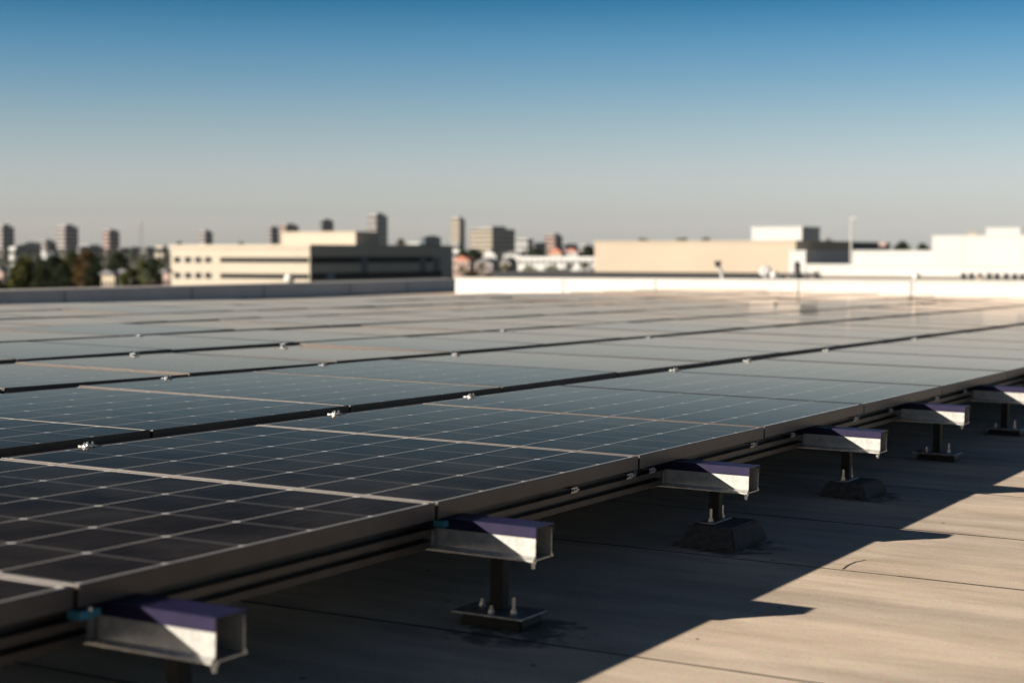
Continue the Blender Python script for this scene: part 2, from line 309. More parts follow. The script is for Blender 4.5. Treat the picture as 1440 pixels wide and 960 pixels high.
# parapets
def wallrun(name, label, p0, p1, z0, h0, h1, wd, mt, capm, mw, capth=.035, nj=6):
    d = (p1-p0); L_ = d.length; d.normalize(); ang = math.atan2(d.y, d.x)
    root = thing(name, label, 'parapet', mw @ T(Vector((p0.x, p0.y, z0)), ang))
    def sl(m, x0, x1, ya, yb, za, zb):            # box whose top follows the run
        def top(x, z): return z+(h1-h0)*x/L_
        v = [m.bm.verts.new((x, y_, top(x, z) if z else 0)) for x in (x0, x1) for y_ in (ya, yb) for z in (za, zb)]
        for q in ((0, 1, 3, 2), (4, 6, 7, 5), (0, 4, 5, 1), (2, 3, 7, 6), (0, 2, 6, 4), (1, 5, 7, 3)): m.bm.faces.new([v[i] for i in q])
    m = MB(); sl(m, 0, L_, 0, wd, 0, h0-capth); m.build('wall', mt, root)
    m = MB(); sl(m, -.01, L_+.01, -.03, wd+.03, h0-capth+.001, h0); m.build('coping', capm, root)
    for i in range(1, nj):
        x = L_*i/nj+random.uniform(-.6, .6); m = MB(); ya = (-.006, .01) if wd > 0 else (-.01, .006)
        sl(m, x-.012, x+.012, *ya, .002, h0-capth-.01); m.build('joint', M['seam'], root)
    return root
pl = [roofpt(0, 434, ROOFZ), roofpt(643, 408.5, ROOFZ)]
dl = (pl[1]-pl[0]).normalized()
q0 = pl[0]-dl*9; L0 = 0
wallrun('parapet', 'low grey parapet in shade along the left roof edge', pl[1], q0, ROOFZ, .31, .27, -.42, M['greypar'], M['cap'], AF, nj=8)
pf0 = at(640, 390, 41.5); PFL = 13.5; pf1 = pf0+Vector((PFL+7, 0, 0)); PFZ = pf0.z-.75
def PFH(x): return .75+.03*x/PFL
wallrun('parapet', 'low white sunlit parapet across the far end of the roof', Vector((pf0.x, pf0.y, 0)), Vector((pf1.x, pf1.y, 0)), PFZ, PFH(0), PFH(PFL+7), .3, M['white'], M['white'], Matrix.Identity(4), nj=7)

# ------------------------------------------------------------------ solar panels
FR_H, LIP, LW = .047, .0016, .012
def panel_meshes(D, Ln, n_v, LIP, EW):
    m = MB()
    g = .004
    # frame: four mitre-free bars, top lip a few millimetres above the glass
    for (x0, x1, y0, y1) in ((-LW, 0, 0, Ln), (-D, -D+LW, 0, Ln), (-D+LW, -LW, 0, EW), (-D+LW, -LW, Ln-EW, Ln)):
        m.box(x0, x1, y0, y1, -FR_H, 0, .0016)
    fr = m.mesh('frame', M['frame'])
    me = bpy.data.meshes.new('cell_sheet')
    z = -LIP
    vs = [(-D+LW-.001, EW-.001, z), (-LW+.001, EW-.001, z), (-LW+.001, Ln-EW+.001, z), (-D+LW-.001, Ln-EW+.001, z)]
    vs += [(x, y_, z-.006) for x, y_, _ in vs]
    me.from_pydata(vs, [], [(0, 1, 2, 3), (4, 7, 6, 5), (0, 4, 5, 1), (1, 5, 6, 2), (2, 6, 7, 3), (3, 7, 4, 0)])
    uvl = me.uv_layers.new(name='cells')
    e = .032
    cu = {0: (-e, -e), 1: (7+e, -e), 2: (7+e, n_v+e), 3: (-e, n_v+e)}
    for lp in me.loops: uvl.data[lp.index].uv = cu[lp.vertex_index % 4]
    me.materials.append(M['cells'])
    return fr, me
ROWX = [0, -1.84, -3.62, -5.06, -6.50, -7.92, -9.18, -10.45]
GAP = [.18, .17, .14, .13, .12, .11, .11, .11]
JOINTS = {0: [-.2, 1.2, 2.628, 4.061, 5.43, 6.69, 8.08, 9.56, 11.2], 1: [2.2, 3.6, 5.02, 6.36, 7.78, 9.2, 10.65], 2: [4.62, 6.03, 7.42, 8.85]}
YEND = 33.6
panels = []
for k, x0 in enumerate(ROWX):
    nx = ROWX[k+1] if k+1 < len(ROWX) else x0-1.31
    D = x0-nx-GAP[k]
    js = list(JOINTS.get(k, [3.0+1.0*k+random.uniform(-.4, .4)]))
    while js[-1] < YEND+random.uniform(0, 1): js.append(js[-1]+1.42)
    cache = {}
    for a, b in zip(js, js[1:]):
        ctr = AF @ Vector((x0-D/2, (a+b)/2, 0))
        px, py, z = pix(ctr)
        if z < .5: continue
        xs = [pix(AF @ Vector((xx, yy, 0)))[0] for xx in (x0, x0-D) for yy in (a, b)]
        if min(xs) > 1470 or max(xs) < -30: continue
        far_ = b > 7.5+k*.35; gp_ = .011 if far_ else .016; Ln = round(b-a-gp_, 3); key = (Ln, far_)
        if key not in cache: cache[key] = panel_meshes(D, Ln, 5 if Ln < 1.5 else 6, .0005 if far_ else .0016, .032 if far_ else .012)
        panels.append((k, a+gp_/2, Ln, D, cache[key], px))
rows_n = {}
ROWNAME = ['front row', 'second row', 'third row', 'fourth row', 'fifth row', 'sixth row', 'seventh row', 'last row beside the left parapet']
for k, a, Ln, D, (fr, ce), px in panels:
    i = rows_n.get(k, 0); rows_n[k] = i+1
    if k < 7 and i < 14:
        lab = {0: 'dark solar panel with crisp cell grid in the front row, %s from the left' % ORD[i]}.get(
            k, 'solar panel in the %s back from the open roof, %s from the left' % (ROWNAME[k], ORD[i]))
        grp = None
    else:
        lab = 'pale blurred solar panel towards the far end of the %s' % ROWNAME[k] if k < 7 else 'pale blurred solar panel in the %s of the array' % ROWNAME[k]
        grp = 'far blurred panels of the %s' % ROWNAME[k]
    tl = .0004 if k == 0 else (.0012 if k == 1 else .0034)
    r = thing('solar_panel', lab, 'solar panel', A(ROWX[k], a, random.uniform(-.0005, .0005), 0, random.gauss(0, tl), random.gauss(0, tl)), grp or 'solar panels of the %s' % ROWNAME[k])
    link(bpy.data.objects.new('frame', fr), r); link(bpy.data.objects.new('cell_sheet', ce), r)

# ------------------------------------------------------------------ beams, posts, rails
BY = [2.721, 4.107, 5.730, 7.288, 8.851, 10.43, 12.03]
BX = [.283, .287, .293, .314, .298, .30, .30]
BN = ['nearest, blurred', 'second from the left', 'third from the left', 'fourth from the left', 'fifth from the left', 'sixth', 'seventh']
BLAB = ['blurred purple-capped galvanised beam end nearest the camera', 'purple-capped galvanised beam end over the bare flat base plate',
        'purple-capped galvanised beam end over the tallest black rubber block', 'purple-capped galvanised beam end over the low black rubber block',
        'purple-capped galvanised beam end over a thin plate, close to the right picture edge', 'purple-capped beam end cut by the right picture edge', 'farthest purple-capped beam beyond the right picture edge']
BW, BH = .106, .094
BZ = -.049
def beam_parts():
    t = .004
    c = MB()                                       # open-ended channel: two webs, floor, small outward toes
    c.box(-2.2, 0, .004, .004+t, -BH, -.010); c.box(-2.2, 0, BW-.004-t, BW-.004, -BH, -.010)
    c.box(-2.2, 0, .004+t, BW-.004-t, -BH, -BH+t)
    c.prism([(.004, -BH+.014), (.004, -BH), (-.008, -BH-.001), (-.008, -BH+.004)], -2.2, 0)
    c.prism([(BW-.004, -BH), (BW-.004, -BH+.014), (BW+.006, -BH+.004), (BW+.006, -BH-.001)], -2.2, 0)
    cm = c.mesh('channel', M['galv'])
    p = MB()
    p.prism([(0, 0), (BW, 0), (BW, -.030), (BW-.0032, -.030), (BW-.0032, -.004), (.0032, -.004), (.0032, -.030), (0, -.030)], -2.2, .003)
    pm = p.mesh('cap', M['purple'])
    b = MB(); b.cyl((-.016, .022, -BH-.024), .006, .026, 10); b.cyl((-.016, .022, -BH-.010), .010, .008, 6)
    bm_ = b.mesh('bolt', M['bolt_white'])
    return cm, pm, bm_
bparts = beam_parts()
def stud(h, r=.005):
    m = MB(); m.cyl((0, 0, 0), r*2.1, .004, 12); m.cyl((0, 0, .004), r*1.9, .008, 6); m.cyl((0, 0, .012), r, h-.012, 10)
    for i in range(int((h-.016)/.004)): m.cyl((0, 0, .015+i*.004), r*1.14, .0016, 10)
    return m.mesh('stud', M['zinc'])
st_long, st_short = stud(.046), stud(.022)
base_kind = ['plate', 'plate', 'block', 'lowblock', 'plate2', 'plate2', 'block']
for i, (by, bx) in enumerate(zip(BY, BX)):
    r = thing('support_beam', BLAB[i], 'beam', A(bx, by, BZ), 'purple-capped support beams')
    for nm, me in zip(('channel', 'cap', 'bolt'), bparts): link(bpy.data.objects.new(nm, me), r)
    kind = base_kind[i]; yc = by+BW/2; PX = .150
    bh = {'plate': .032, 'plate2': .034, 'block': .080, 'lowblock': .062}[kind]
    ptop = BZ-BH-.002
    PLAB = ['black post mostly hidden under the nearest blurred beam', 'black square post on a wide flat steel plate with one tall stud',
            'black square post bolted to the tallest rubber block', 'black square post bolted to the low rubber block', 'black post on a thin dark plate in the shade, near the right picture edge',
            'black post on a dark plate cut by the right picture edge', 'farthest black post beyond the right picture edge'][i]
    z0 = ROOFZ+bh
    r = thing('support_post', PLAB, 'post', A(PX, yc, z0), 'black support posts')
    m = MB(); m.box(-.020, .020, -.020, .020, .008, ptop-z0, .003); m.box(-.034, .034, -.030, .030, ptop-z0-.004, ptop-z0-.0005)
    m.build('tube', M['black'], r)
    m = MB()
    if kind in ('plate', 'plate2'): m.box(-.11, .115, -.078, .078, 0, .008, .002)
    else: m.box(-.030, .030, -.088, .088, 0, .006, .0015)
    m.build('base_plate', M['plate'], r)
    spots = [(.060, -.025, st_long), (-.065, .02, st_short), (.005, -.055, st_short)] if kind == 'plate' else [(.055, .02, st_long), (-.055, .01, st_short)] if kind == 'plate2' else [(.004, -.055, st_long), (.004, .058, st_long)]
    for sx, sy, me in spots:
        s_ = link(bpy.data.objects.new('stud', me), r); s_.location = (sx, sy, .0075 if kind.startswith('plate') else .0058)
    if bh:
        w0, w1, l0, l1 = (.106, .082, .165, .132) if not kind.startswith('plate') else (.098, .092, .066, .060)
        m = MB()
        lo = [(-w0, -l0), (w0, -l0), (w0, l0), (-w0, l0)]; hi = [(-w1, -l1), (w1, -l1), (w1, l1), (-w1, l1)]
        V = [[m.bm.verts.new((x, yy, z)) for x, yy in ring] for ring, z in ((lo, 0), (lo, bh*.2), (hi, bh-.0006))]
        for a_, b_ in zip(V, V[1:]):
            for q in range(4): m.bm.faces.new((a_[q], a_[(q+1) % 4], b_[(q+1) % 4], b_[q]))
        m.bm.faces.new(V[0][::-1]); m.bm.faces.new(V[2])
        bmesh.ops.bevel(m.bm, geom=list(m.bm.edges), offset=.006, segments=2, affect='EDGES')
        o = m.build('rubber_mat' if kind.startswith('plate') else 'rubber_block', M['black'] if kind.startswith('plate') else M['rubber'])  # under plates: an added mat, coloured black to stand for the shade there
        o.matrix_world = A(PX+(.035 if 'block' in kind else .01), yc, ROOFZ+.0005)
        tag(o, ['blurred black rubber mat under the nearest post', 'thin black rubber mat under the wide plate with the tall stud', 'tall chamfered black rubber block on the roof, in the middle distance', '', '', '', 'farthest rubber block beyond the right picture edge'][i] or
            {'lowblock': 'lower, flatter black rubber block behind the tall one', 'plate2': ['thin black rubber mat under the post near the right picture edge', 'thin black rubber mat cut by the right picture edge'][i-4]}[kind],
            'rubber mat' if kind.startswith('plate') else 'rubber block')
# the edge rail hangs between the beams, just under the front frames
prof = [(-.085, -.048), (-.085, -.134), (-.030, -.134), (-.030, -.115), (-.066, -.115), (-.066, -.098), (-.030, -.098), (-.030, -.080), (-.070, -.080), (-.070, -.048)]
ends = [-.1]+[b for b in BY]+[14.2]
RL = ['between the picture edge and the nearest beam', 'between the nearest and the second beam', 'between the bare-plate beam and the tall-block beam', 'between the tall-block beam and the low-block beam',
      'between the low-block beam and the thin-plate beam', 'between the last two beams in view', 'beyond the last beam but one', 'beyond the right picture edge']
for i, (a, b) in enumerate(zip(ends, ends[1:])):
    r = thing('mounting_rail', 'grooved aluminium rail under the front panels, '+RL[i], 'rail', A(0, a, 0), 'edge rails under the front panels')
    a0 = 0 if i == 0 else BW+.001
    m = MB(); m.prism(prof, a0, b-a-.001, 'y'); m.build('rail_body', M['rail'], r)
    for yy in (a0+.01, b-a-.03): MB().box(-.0295, -.026, yy, yy+.02, -.130, -.084).build('end_bracket', M['plate'], r)
# clips and bolts at the joints of the front frames
def clip(kind, px_label, x, y, z):
    r = thing('panel_clip', px_label, 'clip', A(x, y, z))
    if kind == 'teal':
        m = MB(); m.box(-.030, .008, -.030, .030, -.010, .008, .002); m.build('clip_body', M['teal'], r)
        m = MB(); m.cyl((.004, 0, .007), .006, .006, 6); m.build('bolt', M['zinc'], r)
    else:
        m = MB(); m.box(-.03, .002, -.022, .022, -.006, -.003); m.box(-.0005, .002, -.022, .022, -.020, -.006); m.build('clip_body', M['zinc'], r)
        for yy in (-.014, .004, .016): MB().cyl((.001, yy, -.011), .0045, .008, 6, axis=Vector((1, 0, 0))).build('bolt', M['zinc'], r)
        if kind == 'wire':
            m = MB(); pts = [(.006+.004*math.sin(t), .03+.016*math.cos(t*1.3), -.008+.012*math.sin(t*1.3)) for t in [q*.4 for q in range(14)]]
            m.tube(pts, .0016, 6); m.build('cable_tie', M['zinc'], r)
clip('teal', 'blurred teal clip under the frame by the nearest beam', .004, 2.66, -.062)
clip('teal', 'teal clip under the frame joint by the second beam', .004, 4.115, -.062)
clip('bolts', 'small zinc clip under the first sharp front panel', -.004, 4.93, -.052)
clip('wire', 'zinc clip with a looped tie at the joint before the third beam', -.004, 5.36, -.052)
clip('bolts', 'zinc clip between the third beam and the panel joint', -.004, 5.55, -.052)
clip('wire', 'zinc clip with a looped tie at the joint after the third beam', -.004, 6.56, -.052)
clip('bolts', 'zinc bolts on the frame just before the fourth beam', -.004, 7.05, -.052)
clip('wire', 'zinc clip with a looped tie at the joint after the fourth beam', -.004, 7.95, -.052)
clip('bolts', 'zinc bolts on the frame just before the fifth beam', -.004, 8.55, -.052)
clip('wire', 'zinc clip with a looped tie at the joint after the fifth beam', -.004, 9.45, -.052)
clip('bolts', 'zinc bolts on the frame by the right picture edge', -.004, 10.1, -.052)
# bright clamps bridging the dark gaps between the rows
def gap_clamp_meshes(g):
    m = MB()
    m.box(-.016, .016, -.030, .030, .0008, .0035); m.box(-.030, -.016, -.016, .016, -.006, .0034)
    bar = m.mesh('bracket', M['zinc'])
    m = MB(); m.cyl((0, 0, 0), .006, .0051, 6); m.cyl((0, 0, .005), .0035, .007, 8)
    return bar, m.mesh('bolt', M['zinc'])
GC = {0: [4.48, 5.99, 7.14, 9.65, 10.91, 12.6, 15.1], 1: [7.04, 8.48, 10.06, 13.3], 2: [8.48, 10.1, 13.4], 3: [10.2]}
for k, ys in GC.items():
    bar, bo = gap_clamp_meshes(GAP[k])
    if k: bar.materials[0] = M['plate']; bo.materials[0] = M['plate']
    for i, yy in enumerate(ys):
        r = thing('row_clamp', 'small bright metal clamp across the dark gap behind the %s, %s from the left' % (ROWNAME[k], ORD[i]), 'clamp', A(ROWX[k+1]+GAP[k]-.004, yy, 0), 'clamps across the gap behind the %s' % ROWNAME[k])
        link(bpy.data.objects.new('bracket', bar), r)
        for x, y_ in ((.003, -.020), (-.004, .002), (.004, .019)): link(bpy.data.objects.new('bolt', bo), r).location = (x, y_, .0033)

# ------------------------------------------------------------------ town
GZ = 0.0
m = MB(); m.quad((-9000, -3000, GZ), (9000, -3000, GZ), (9000, 16000, GZ), (-9000, 16000, GZ))
struct(m.build('ground', M['ground']))
m = MB()                                            # the building under our roof
m.box(-22.4, 13.9, -7.9, 60.9, -9.6, ROOFZ-.62)
o = tag(m.build('building_below', M['cream']), 'cream building whose flat roof carries the solar array', 'building'); o.matrix_world = AF
def corners(x0, x1, x2, yt, Z):
    P = at(x0, yt, Z); Y0 = P.y
    d = ray(x1, yt); X1 = CAM.x+d.x*(Y0-CAM.y)/d.y
    if x2 > x1:
        d = ray(x2, yt); Y2 = CAM.y+d.y*(X1-CAM.x)/d.x
    else: Y2 = Y0+(X1-P.x)*.7
    if Y2 < Y0 or Y2-Y0 > 6*(X1-P.x)+200: Y2 = Y0+(X1-P.x)*.8
    return P.x, X1, Y0, Y2, P.z
def tower(label, x0, x1, x2, yt, Z, mt, cat='building', name='tower', nx=4, ny=4, nz=None, plant=True, win=.46, z0=0, roofm=None, wm='glass', grid=False):
    X0, X1, Y0, Y1, zt = corners(x0, x1, x2, yt, Z)
    w, d, h = X1-X0, Y1-Y0, zt-z0
    r = thing(name, label, cat, T((X0, Y0, z0)))
    m = MB(); m.box(0, w, 0, d, 0, h); m.build('wall', M[mt], r)
    if win:
        nz = nz or min(8, max(2, int(h/5.5))); e = max(.03, w*.004); fh = h/nz
        if grid:
            for k in range(nz):
                for i in range(nx): MB().box(w*(i+.25)/nx, w*(i+.75)/nx, -e, .02, (k+.32)*fh, (k+.32+win)*fh).build('window', M[wm], r)
        else:
            band = None
            for k in range(nz):
                if band is None: m = MB(); m.box(-e, w+e, -e, d+e, 0, fh*win); band = m.mesh('window_band', M[wm])
                q = link(bpy.data.objects.new('window_band', band), r); q.location = (0, 0, (k+.3)*fh)
    if plant:
        m = MB(); m.box(w*.22, w*.8, d*.2, d*.8, h, h*1.03+min(2.5, w*.12)); m.build('roof_plant', M[roofm or 'greyc'], r)
    return r, (w, d, h)
def house(label, x0, x1, x2, yt, ye, Z, mt, rm='redroof', name='house'):
    X0, X1, Y0, Y1, zt = corners(x0, x1, x2, ye, Z)
    w, d = X1-X0, Y1-Y0; h = zt; hr = (ye-yt)/F*Z
    r = thing(name, label, 'house', T((X0, Y0, 0)))
    m = MB(); m.box(0, w, 0, d, 0, h); m.build('wall', M[mt], r)
    m = MB(); m.prism([(-.4, h), (w+.4, h), (w/2, h+hr)], -.4, d+.4, 'y'); m.build('roof', M[rm], r)
    for i in range(3):
        for z in (h-2.3, h-5.2): MB().box(w*(i+.3)/3, w*(i+.7)/3, -.06, .06, z, z+1.3).build('window', M['glass'], r)
    return r
# far towers, left to right
tower('dark tower cut by the left picture edge', -10, 3, 20, 319, 2300, 'tan', nx=3, ny=5)
tower('pale slim block just right of the leftmost dark tower', 13, 21, 27, 347, 1300, 'whitewall', nx=2, ny=2, plant=False, win=.3)
tower('long low dark block left of the brown twin-toned tower', 27, 33, 58, 342, 2600, 'greyc', nx=2, ny=6)
tower('low block with tan front between low dark blocks and the brown tower', 55, 63, 78, 339, 2700, 'tan', nx=2, ny=4)
tower('broad tower with brown lit face and dark side, second from the left', 78, 91, 110, 319, 2500, 'tan', nx=4, ny=6)
tower('low pale flats right of the broad brown tower', 112, 126, 140, 344, 2700, 'whitewall', nx=4, ny=4, plant=False)
tower('slim tower with pink lit edge and dark glassy side', 145, 153, 168, 325, 2500, 'pink', nx=2, ny=5)
tower('low cream block left of the cream office, under the mast', 172, 184, 198, 347, 2300, 'greyc', nx=4, ny=4, plant=False)
tower('small tan block half hidden left of the cream office roof', 218, 229, 236, 346, 1500, 'cream', nx=3, ny=3, plant=False)
tower('small rounded-looking tan tower above the cream office windows', 279, 288, 299, 326, 2500, 'tan', nx=3, ny=4)
tower('dark narrow tower left of the orange-lit one', 377, 381, 392, 320, 2500, 'tan', nx=2, ny=4)
tower('orange-lit tower with dark side behind the cream penthouse', 393, 402, 420, 317, 2600, 'pink', nx=3, ny=5)
tower('dark squat tower behind the cream penthouse middle', 449, 453, 469, 310, 2600, 'greyc', nx=2, ny=5)
tower('tallest tower, grey-brown face and dark side', 517, 529, 545, 303, 2600, 'tan', nx=4, ny=5)
tower('blue-roofed dark block left of the slim tan tower', 592, 597, 620, 333, 1900, 'bluec', nx=2, ny=5)
tower('low white block left of the blue dark block', 574, 590, 595, 341, 1500, 'whitewall', nx=3, ny=2, plant=False)
tower('slim tan tower standing alone mid-skyline', 634, 646, 654, 308, 2500, 'cream', nx=3, ny=4)
tower('broad cream block with wide dark side right of the slim tower', 661, 692, 724, 322, 2300, 'cream', nx=7, ny=8)
tower('low white block right of the broad cream block', 725, 742, 750, 336, 2100, 'whitewall', nx=4, ny=3, plant=False)
tower('red-brown tower with dark side left of the beige wall', 766, 780, 791, 331, 2300, 'pink', nx=3, ny=4)
tower('long dark low block behind the white wall on the right', 1148, 1152, 1236, 339, 700, 'darkc', nx=2, ny=10, plant=False, nz=5)
tower('small pale block left of the white building corner', 1236, 1246, 1252, 341, 900, 'pink', nx=2, ny=2, plant=False)
# low houses
house('white gabled house beneath the broad cream block', 680, 697, 702, 352, 359, 900, 'whitewall', 'whitewall')
house('pale house with low roof right of the gabled white house', 708, 732, 738, 353, 358, 950, 'whitewall', 'greyroof')
house('pinkish house with a pale front by the dark office end', 638, 660, 668, 360, 366, 700, 'pink', 'redroof')
house('orange-roofed house above the white terrace', 773, 790, 796, 348, 356, 800, 'beige', 'redroof')
house('brown house below the gabled white house', 668, 692, 704, 363, 370, 620, 'tan', 'greyroof')
house('red-roofed house with grey walls under the red-brown tower', 795, 812, 818, 349, 354, 1000, 'whitewall', 'redroof')
house('dark-roofed cottage between the brown house and the white terrace', 704, 718, 728, 362, 370, 600, 'beige', 'greyroof')
tower('long white terrace with many windows left of the beige wall', 728, 836, 850, 361, 520, 'whitewall', name='terrace', nx=13, nz=3, plant=False, win=.35, grid=True)
house('pale cottage between the left trees', 143, 161, 168, 379, 386, 250, 'beige', 'greyroof')
house('grey-roofed low house right of the white cottage', 163, 184, 190, 378, 384, 280, 'greyc', 'greyroof')
house('red brick house against the cream office corner', 229, 238, 240, 377, 383, 240, 'pink', 'greyroof')
house('small brick house behind the leftmost tree', -8, 4, 9, 374, 381, 300, 'pink', 'greyroof')
house('small white house with a bright gable above the left trees', 58, 66, 70, 352, 356, 900, 'whitewall', 'whitewall')
house('blue-roofed shed beside the bright gable', 69, 76, 82, 352, 357, 880, 'bluec', 'greyroof')
for lab_, x0, x1, x2, yt, Z, mt in (
    ('low grey block against the leftmost dark tower', 20, 24, 36, 345, 2000, 'greyc'), ('low dark block just left of the broad brown tower', 62, 66, 80, 343, 2200, 'darkc'),
    ('low grey flats behind the pale flats right of the brown tower', 108, 114, 146, 347, 2100, 'greyc'), ('low dark shed right of the pink-edged tower', 166, 170, 182, 348, 1900, 'darkc'),
    ('low grey sheds between the mast and the tan block', 198, 206, 220, 347, 2000, 'greyc'), ('dark low block right of the low white block mid-skyline', 749, 753, 768, 341, 2000, 'greyc'),
    ('grey low block right of the red-brown tower', 790, 796, 812, 343, 2000, 'darkc'), ('pale low block above the left edge of the beige wall', 815, 823, 830, 344, 1800, 'whitewall'),
    ('dark low block between the slim tower and the dark office end', 620, 626, 636, 346, 1700, 'greyc'), ('small pale block at the foot of the slim tan tower', 637, 645, 648, 342, 1200, 'whitewall')):
    tower(lab_, x0, x1, x2, yt, Z, mt, cat='building', name='low_building', plant=False)
# mast
P = at(199.5, 355, 1800); hm = (355-311)/F*1800+P.z
r = thing('radio_mast', 'thin lattice mast on the skyline between two left towers', 'mast', T((P.x, P.y, 0)))
m = MB()
for ax, ay in ((-1, -1), (1, -1), (0, 1)): m.tube([(ax*1.2, ay*1.2, 0), (ax*.9, ay*.9, hm)], .13, 6)
for i in range(12):
    z = hm*i/12; m.tube([(-1.1, -1.1, z), (1.1, -1.1, z+hm/12), (0, 1, z+hm/24), (-1.1, -1.1, z)], .08, 5)
m.build('lattice', M['greyc'], r)
m = MB(); m.cyl((0, 0, hm-2), .8, 3, 10); m.build('antenna', M['steel'], r)
# cream office
Zo = 350
X0, X1, Y0, Y1, zt = corners(240, 435.5, 637, 346, Zo)
w, d, h = X1-X0, Y1-Y0, zt
r = thing('office_building', 'long cream office block with ribbon windows beyond the left parapet', 'building', T((X0, Y0, 0)))
def fx(px): dd = ray(px, 360); return CAM.x+dd.x*(Y0-CAM.y)/dd.y-X0
def fy(px): dd = ray(px, 360); return CAM.y+dd.y*(X1-CAM.x)/dd.x-Y0
def fz(py, Z=Zo): return at(338, py, Z).z
m = MB(); m.box(0, w, 0, d, 0, h); m.build('wall', M['cream'], r)
m = MB(); m.box(-.25, w+.25, -.25, 0, h-.5, h+.25); m.box(w, w+.25, 0, d, h-.5, h+.25); m.build('coping', M['cream'], r)
for row in (365, 387):
    for px in (249.5, 264.5, 279, 293):
        a, b = fx(px-4.2), fx(px+4.2)
        f_ = MB().box(a-.15, b+.15, -.12, .05, fz(row+3)-.15, fz(row-3)+.15).build('window_frame', M['whitewall'], r)
        MB().box(a, b, -.16, .0, fz(row+4.0), fz(row-4.0)).build('pane', M['glass'], f_)
    MB().box(fx(310), w-.3, -.14, .05, fz(row+3.6), fz(row-3.2)).build('ribbon_window', M['glass'], r)
    MB().box(w-.05, w+.14, .5, d-(9 if row == 365 else 5), fz(row+5.0), fz(row-4.2)).build('ribbon_window', M['glass'], r)
for px in (508, 590, 610):
    a = fy(px); MB().box(w-.02, w+.2, a, a+(fy(px+8)-a), fz(383), fz(362)).build('recess_panel', M['darkc'], r)
a = fy(458); MB().box(w-.02, w+.16, a, a+(fy(470)-a), fz(393), fz(384)).build('blue_panel', M['bluec'], r)
# penthouse on it
pX0, pX1, pY0, pY1, pzt = corners(396, 500, 532, 328, Zo+14)
r2 = MB().box(pX0-X0, min(pX1-X0, 1e9), pY0-Y0, pY1-Y0, h+.01, pzt).build('penthouse', M['cream'], r)
MB().box(pX0-X0-.2, pX1-X0+.2, pY0-Y0-.2, pY1-Y0+.2, pzt+.005, pzt+.3).build('coping', M['cream'], r2)
# neighbouring roof sections beyond the white parapet
def quadZ(m, pts, z): m.quad(*[(p.x, p.y, z) for p in pts])
zr = CAMZ-1.12
def gslab(name, pxs, Za, Zb, ztop, mt):
    a, b = pxs
    P4 = [at(a, 380, Za), at(b, 380, Za), at(b, 380, Zb), at(a, 380, Zb)]
    m = MB(); lo = [m.bm.verts.new((p.x, p.y, ztop-.5)) for p in P4]; hi = [m.bm.verts.new((p.x, p.y, ztop)) for p in P4]
    for i in range(4): m.bm.faces.new((lo[i], lo[(i+1) % 4], hi[(i+1) % 4], hi[i]))
    m.bm.faces.new(hi); m.bm.faces.new(lo[::-1]); return struct(m.build(name, M[mt]))
gslab('roof_dark_section', (690, 1105), 54, 104, zr, 'roof2')
gslab('roof_sandy_section', (1105, 1720), 56, 140, zr, 'roof3')
def block(name, label, x0, x1, x2, yt, Z, zb, mt, cat='building', cop=.12):
    X0, X1, Y0, Y1, zt = corners(x0, x1, x2, yt, Z); w, d, h = X1-X0, Y1-Y0, zt-zb
    r = thing(name, label, cat, T((X0, Y0, zb)))
    m = MB(); m.box(0, w, 0, d, 0, h-.10); m.build('wall', M[mt], r)
    m = MB(); m.box(-.05, w+.05, -.05, d+.05, h-.099, h); m.build('coping', M[mt], r)
    return r, (w, d, h)
block('plant_room', 'long beige windowless wall beyond the white parapet', 836, 1119, 1199, 339, 100, zr, 'beige')
block('plant_room', 'bright white box on top of the beige wall with a dark side', 1057, 1128, 1153, 319, 108, zr, 'whitewall')
block('annex', 'low white annex with a long shaded side at the right end of the beige wall', 1110, 1133, 1196, 352, 89, zr, 'whitewall', 'roof annex')
block('low_wall', 'low white wall in front of the white building on the right', 1134, 1700, 1701, 371, 83, zr, 'whitewall', 'wall')
block('plant_room', 'middle-height long white wall left of the big white building', 1196, 1312, 1313, 352, 118, zr, 'whitewall')
rw, (w_, d_, h_) = block('warehouse', 'big white building with panelled front by the right picture edge', 1311, 1520, 1521, 331, 112, zr, 'whitewall')
m = MB()
for i in range(1, 9): m.box(0, w_, -.02, 0, h_*i/9-.012, h_*i/9)
for x in (w_*.21, w_*.6): m.box(x, x+.05, -.03, 0, 0, h_-.1)
m.build('panel_joints', M['cap'], rw)
block('roof_box', 'square pale box on the big white building roof', 1387, 1435, 1436, 320, 114, zr, 'whitewall', 'roof box')
block('roof_box', 'tiny pale box left of the square box on the white building', 1362, 1374, 1375, 327, 114, zr, 'beige', 'roof box')
# lamp pole
P = at(1196.5, 372, 88); hp = at(1196.5, 306, 88).z-zr
r = thing('lamp_pole', 'tall thin lamp pole in front of the long white wall', 'lamp pole', T((P.x, P.y, zr)))
MB().cyl((0, 0, 0), .055, hp, 10, .04).build('pole', M['steel'], r)
MB().box(-.05, .26, -.05, .05, hp-.06, hp, .015).build('lamp_head', M['steel'], r)
MB().cyl((0, 0, 0), .16, .12, 10).build('base', M['steel'], r)
